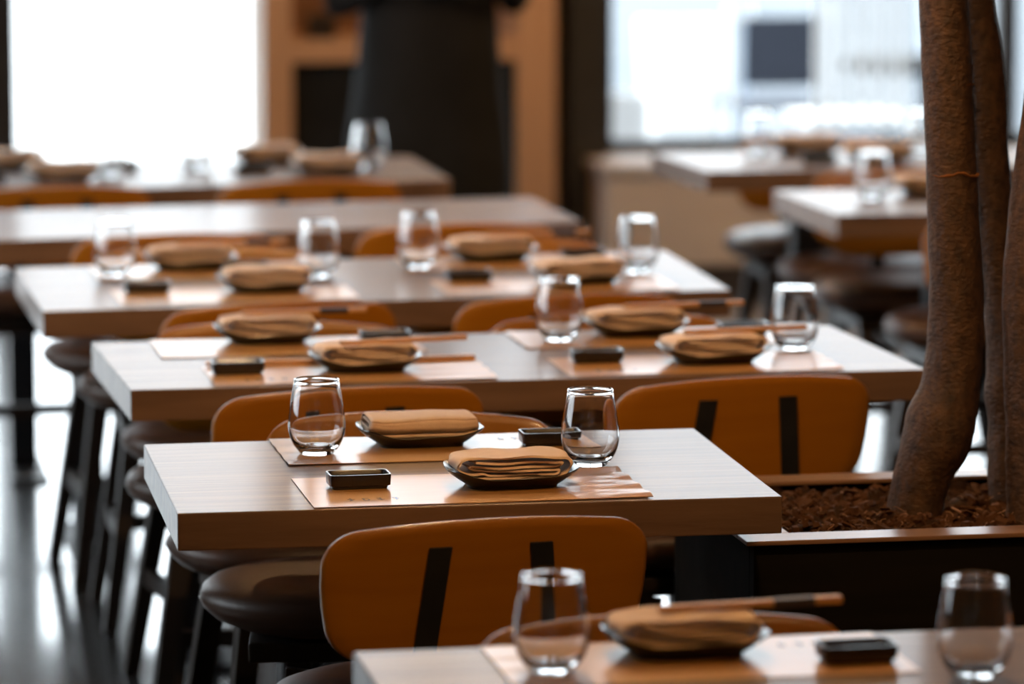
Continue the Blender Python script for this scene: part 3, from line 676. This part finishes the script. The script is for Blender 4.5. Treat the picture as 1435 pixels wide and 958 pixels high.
# ------------------------------------------------------------------ person in black behind the far table
def person(x, y):
    t = thing('person', 'person in black clothes and long black apron standing behind the far left table', 'person', (x, y, 0), R(8))
    bm = bmesh.new()
    # one continuous body: skeleton edges with radii, grown by Skin + Subdivision
    V = {}; ly = bm.verts.layers.skin.verify()
    def v(k, p, r):
        V[k] = bm.verts.new(p); V[k][ly].radius = (r, r * .85)
    v('pel', (0, 0, .98), .145); v('waist', (0, .0, 1.10), .135); v('chest', (0, -.01, 1.30), .15); v('neckb', (0, 0, 1.45), .075); v('neck', (0, .005, 1.52), .055); v('head', (0, -.015, 1.62), .085); v('crown', (0, -.01, 1.70), .075)
    for s, n in ((-1, 'l'), (1, 'r')):
        v(n + 'sh', (s * .17, 0, 1.42), .062); v(n + 'el', (s * .29, .03, 1.055), .056); v(n + 'wr', (s * .14, -.20, 1.20), .032); v(n + 'pa', (s * .09, -.255, 1.205), .034)
        v(n + 'hip', (s * .09, 0, .90), .095); v(n + 'kn', (s * .10, -.01, .50), .062); v(n + 'an', (s * .10, .02, .09), .042); v(n + 'toe', (s * .12, -.15, .035), .036)
    E = [('pel', 'waist'), ('waist', 'chest'), ('chest', 'neckb'), ('neckb', 'neck'), ('neck', 'head'), ('head', 'crown')]
    for n in 'lr': E += [('chest', n + 'sh'), (n + 'sh', n + 'el'), (n + 'el', n + 'wr'), (n + 'wr', n + 'pa'), ('pel', n + 'hip'), (n + 'hip', n + 'kn'), (n + 'kn', n + 'an'), (n + 'an', n + 'toe')]
    for a, b in E: bm.edges.new((V[a], V[b]))
    V['pel'][ly].use_root = True
    me = bpy.data.meshes.new('body'); bm.to_mesh(me); bm.free(); me.materials.append(M['shirt'])
    o = link('body', me, t); o.modifiers.new('skin', 'SKIN').use_smooth_shade = True
    s = o.modifiers.new('sub', 'SUBSURF'); s.levels = 2; s.render_levels = 2
    # face, ears, hair, hands
    bm = bmesh.new(); rings_mesh(bm, [(.004, .004, 1.515, 2), (.045, .05, 1.525, 2), (.062, .072, 1.56, 2), (.074, .088, 1.61, 2), (.077, .094, 1.66, 2), (.070, .088, 1.71, 2), (.045, .06, 1.745, 2), (.004, .004, 1.755, 2)], 28, lambda p: Vector((p.x, p.y - .02, p.z)))
    hd = mesh('head', bm, M['skin'], t, smooth=True)
    bm = bmesh.new(); prism(bm, [(-.013, -.108, 1.61), (.013, -.108, 1.61), (.006, -.108, 1.655), (-.006, -.108, 1.655)], [(-.008, -.135, 1.615), (.008, -.135, 1.615), (.003, -.115, 1.65), (-.003, -.115, 1.65)]); mesh('nose', bm, M['skin'], hd, bevel=.003)
    for sx in (-1, 1):
        bm = bmesh.new(); bmesh.ops.create_uvsphere(bm, u_segments=10, v_segments=8, radius=.011, matrix=Matrix.Translation((sx * .03, -.098, 1.655))); mesh('eye', bm, M['white'], hd, smooth=True)
        bm = bmesh.new(); bmesh.ops.create_uvsphere(bm, u_segments=10, v_segments=8, radius=.03, matrix=Matrix.Translation((sx * .078, -.01, 1.635)) @ Matrix.Diagonal((.3, .7, 1, 1))); mesh('ear', bm, M['skin'], hd, smooth=True)
    bm = bmesh.new(); bar(bm, (-.022, -.103, 1.575), (.022, -.103, 1.575), .012, .008); mesh('mouth', bm, M['chip'], hd, bevel=.003)
    bm = bmesh.new(); rings_mesh(bm, [(.070, .06, 1.575, 2), (.082, .08, 1.63, 2), (.086, .098, 1.69, 2), (.074, .092, 1.735, 2), (.04, .05, 1.772, 2), (.004, .004, 1.778, 2)], 28, lambda p: Vector((p.x, p.y + .008 + (.02 if p.z < 1.66 else 0), p.z)))
    mesh('hair', bm, M['hair'], t, smooth=True)
    for sx in (-1, 1):
        bm = bmesh.new()
        tube(bm, [(sx * .125, -.215, 1.10), (sx * .105, -.24, 1.103), (sx * .085, -.262, 1.105), (sx * .075, -.275, 1.105)], [.026, .036, .037, .025], 12)
        for k in range(4):
            a = Vector((sx * (.098 - .014 * k), -.275 + .008 * k, 1.122 - .013 * k)); L = (.066, .074, .07, .055)[k]
            tube(bm, [a, a + Vector((-sx * L * .5, -L * .42, -.004)), a + Vector((-sx * L * .85, -L * .45, -.02))], [.009, .0085, .007], 8)
        a = Vector((sx * .10, -.245, 1.135)); tube(bm, [a, a + Vector((-sx * .02, -.03, .018)), a + Vector((-sx * .045, -.045, .015))], [.011, .010, .008], 8)
        mesh('hand', bm, M['skin'], t, smooth=True, loc=(0, 0, .10))
    # long apron: flared wrap from the waist to below the knee, with bib
    bm = bmesh.new()
    def fold(p):
        a = math.atan2(p.y, p.x); k = max(0, (1.08 - p.z)) * .045; return Vector((p.x * (1 + k * math.sin(7 * a + 1)), p.y * (1 + k * math.cos(5 * a)), p.z))
    rings_mesh(bm, [(.20, .15, 1.10, 2.2), (.208, .16, 1.02, 2.2), (.215, .17, .92, 2.2), (.23, .18, .80, 2.2), (.25, .19, .65, 2.2), (.255, .20, .50, 2.2), (.26, .205, .36, 2.2), (.254, .199, .36, 2.2), (.2, .15, .80, 2.2), (.18, .13, 1.09, 2.2)], 48, fold)
    mesh('apron', bm, M['black'], t, smooth=True)
    bm = bmesh.new(); rings_mesh(bm, [(.203, .153, 1.075, 2.2), (.207, .157, 1.08, 2.2), (.207, .157, 1.11, 2.2), (.203, .153, 1.115, 2.2)], 40); mesh('apron_tie', bm, M['shirt'], t, smooth=True)
    bm = bmesh.new(); rings_mesh(bm, [(.16, .13, 1.05, 2.2), (.185, .145, 1.12, 2.2), (.19, .15, 1.25, 2.2), (.20, .14, 1.36, 2.2), (.19, .11, 1.43, 2.2), (.09, .08, 1.475, 2.2), (.065, .065, 1.48, 2.2)], 40); mesh('shirt', bm, M['shirt'], t, smooth=True)
    for sx in (-1, 1):
        bm = bmesh.new(); rings_mesh(bm, [(.045, .13, 0, 2.6), (.05, .138, .02, 2.6), (.048, .13, .05, 2.4), (.04, .08, .085, 2.2), (.035, .05, .10, 2)], 28, lambda p: Vector((p.x + sx * .11, p.y - .055 if p.z < .06 else p.y - .02, p.z))); mesh('shoe', bm, M['black'], t, smooth=True)
person(2.045, 12.60)

# ------------------------------------------------------------------ outside the windows
q0, q1, yy = 2.40, 2.40 + (40 - WALL_Y) * .163, WALL_Y + .25
bm = bmesh.new(); prism(bm, [(-30, yy, -.14), (q0, yy, -.14), (q1, 40, -.14), (-30, 40, -.14)], [(-30, yy, -.04), (q0, yy, -.04), (q1, 40, -.04), (-30, 40, -.04)]); struct('pavement', bm, M['pave'])
bm = bmesh.new(); prism(bm, [(q0, yy, -.14), (30, yy, -.14), (30, 40, -.14), (q1, 40, -.14)], [(q0, yy, -.045), (30, yy, -.045), (30, 40, -.045), (q1, 40, -.045)]); struct('dimmed_ground', bm, M['road'])  # made-up darker ground, dims the right window view while the left burns out
bm = bmesh.new(); box(bm, -30, 30, 40.01, 90, -.24, -.10); struct('road', bm, M['road'])
bm = bmesh.new(); box(bm, -30, LEFT_X - .25, -10, WALL_Y + .24, -.14, -.04); struct('side_pavement', bm, M['pave'])
GZ = -.04
def outdoor_chair(x, y):
    t = thing('terrace_chair', 'blue grey sling terrace chair outside behind the right window', 'chair', (x, y, GZ))
    bm = bmesh.new(); bar(bm, (-.17, .0, .64), (.17, 0, .64), .03, .29); mesh('back_sling', bm, M['bluegrey'], t, bevel=.004)
    bm = bmesh.new(); box(bm, -.19, .19, .02, .45, .40, .43); mesh('seat', bm, M['bluegrey'], t, bevel=.004)
    for sx in (-1, 1):
        bm = bmesh.new(); bar(bm, (sx * .215, 0, 0), (sx * .215, 0, .86), .03); mesh('back_leg', bm, M['white'], t)
        bm = bmesh.new(); bar(bm, (sx * .215, .44, 0), (sx * .215, .44, .42), .03); mesh('front_leg', bm, M['white'], t)
outdoor_chair(4.275, 17.2)
def white_bench(x, y):
    t = thing('slatted_chair', 'white terrace chair with upright back slats outside the right window', 'chair', (x, y, GZ))
    for k in range(6):
        bm = bmesh.new(); box(bm, -.19 + k * .066, -.155 + k * .066, 0, .02, .47, .98); mesh('back_slat', bm, M['white'], t)
    bm = bmesh.new(); box(bm, -.21, .21, -.005, .025, .981, 1.03); mesh('top_rail', bm, M['white'], t)
    bm = bmesh.new(); box(bm, -.21, .21, -.005, .42, .44, .469); mesh('seat', bm, M['white'], t)
    for sx in (-1, 1):
        for yy in (0, .39):
            bm = bmesh.new(); box(bm, sx * .195 - .015, sx * .195 + .015, yy, yy + .03, 0, .439); mesh('leg', bm, M['white'], t)
white_bench(4.27, 15.9)
t = thing('bistro_table', 'dark round terrace table outside the right window left of the trunks', 'table', (4.80, 16.9, GZ))
bm = bmesh.new(); rings_mesh(bm, [(.01, .01, .58, 2), (.33, .33, .58, 2), (.34, .34, .60, 2), (.33, .33, .62, 2), (.01, .01, .62, 2)], 40); mesh('table_top', bm, M['black'], t, smooth=True)
bm = bmesh.new(); tube(bm, [(0, 0, .03), (0, 0, .58)], [.03, .03], 12); mesh('pedestal', bm, M['steel'], t)
bm = bmesh.new(); rings_mesh(bm, [(.01, .01, 0, 2), (.22, .22, 0, 2), (.2, .2, .03, 2), (.01, .01, .04, 2)], 32); mesh('base', bm, M['steel'], t)
def tub(x, y, s, h, m, label):
    t = thing('planter_tub', label, 'planter', (x, y, GZ))
    bm = bmesh.new(); rings_mesh(bm, [(s * .1, s * .1, 0, 5), (s * .85, s * .85, 0, 5), (s, s, h, 5), (s * .9, s * .9, h, 5), (s * .85, s * .85, h - .05, 5), (s * .1, s * .1, h - .05, 5)], 40); mesh('tub', bm, m, t, smooth=True, angle=30)
    bm = bmesh.new(); rings_mesh(bm, [(s * .1, s * .1, h - .049, 5), (s * .8, s * .8, h - .049, 5), (s * .7, s * .7, h - .02, 5), (s * .1, s * .1, h - .01, 5)], 32); mesh('soil', bm, M['soil'], t, smooth=True)
tub(3.47, 16.6, .10, .52, M['white'], 'white square planter tub outside right window by the dark column')
tub(4.37, 19.6, .18, .62, M['white'], 'larger white planter tub farther out on the sunny pavement')
t = thing('bollard', 'pale blue grey bollard on the pavement outside the right window', 'bollard', (4.37, 18.4, GZ))
bm = bmesh.new(); tube(bm, [(0, 0, 0), (0, 0, .80), (0, 0, .84)], [.055, .055, .03], 20); mesh('post', bm, M['paleblue'], t, smooth=True)
bm = bmesh.new(); tube(bm, [(0, 0, .70), (0, 0, .74)], [.060, .060], 20); mesh('band', bm, M['white'], t, smooth=True)

# ------------------------------------------------------------------ lamps: amber globe string and warm pendants over the tables, two added for the back wall
t = thing('globe_light_string', 'string of small amber globe bulbs hung under the ceiling', 'light', (1.2, 3.2, 2.75))
for r in range(3):
    pts = []
    for k in range(9):
        x = -1.3 + k * .33; z = .25 * ((k - 4) / 4) ** 2 + rnd.uniform(-.03, .03); y = -.5 + r * .55 + rnd.uniform(-.05, .05); pts.append((x, y, z))
    bm = bmesh.new(); tube(bm, pts, [.004] * 9, 6); mesh('cable', bm, M['steel'], t)
    for p in pts:
        bm = bmesh.new(); bmesh.ops.create_icosphere(bm, subdivisions=2, radius=.065, matrix=Matrix.Translation(Vector(p) - Vector((0, 0, .07)))); mesh('bulb', bm, M['bulb'], t, smooth=True)
def pendant(x, y, z, e, wh):
    t = thing('pendant_lamp', 'black conical pendant lamp hanging ' + wh, 'lamp', (x, y, z), group='black pendant lamps')
    bm = bmesh.new(); rings_mesh(bm, [(.12, .12, 0, 2), (.115, .115, .02, 2), (.06, .06, .13, 2), (.02, .02, .16, 2), (.018, .018, .155, 2), (.055, .055, .125, 2), (.108, .108, .018, 2), (.112, .112, 0, 2)], 32); mesh('shade', bm, M['shade'], t, smooth=True)
    bm = bmesh.new(); tube(bm, [(0, 0, .16), (0, 0, CEIL - z)], [.004, .004], 6); mesh('cord', bm, M['shade'], t)
    l = lamp('pendant_bulb', 'SPOT', (x, y, z + .02), e, WARM, .06, target=(x, y, 0), spot_size=R(150), spot_blend=.6)
PL = ((.4, 2.6, 50, 'left of the nearest table'), (1.6, 2.8, 50, 'in front of the nearest table'), (1.2, 4.6, 380, 'above the nearest table'), (1.1, 5.95, 430, 'above the small table'), (1.3, 7.2, 400, 'above the second table'),
      (1.25, 8.4, 380, 'above the third table row'), (3.2, 9.2, 260, 'above the right hand table'), (1.2, 10.7, 380, 'above the farthest left table'), (3.4, 10.6, 260, 'above the far right table'), (2.1, 12.9, 300, 'unseen, added to brighten the oak shelf'), (4.0, 12.9, 400, 'unseen, added to brighten the window bench'))  # last two pendants are added only to brighten shelf and bench
for x, y, e, wh in PL:
    pendant(x, y, 2.5, e, wh)
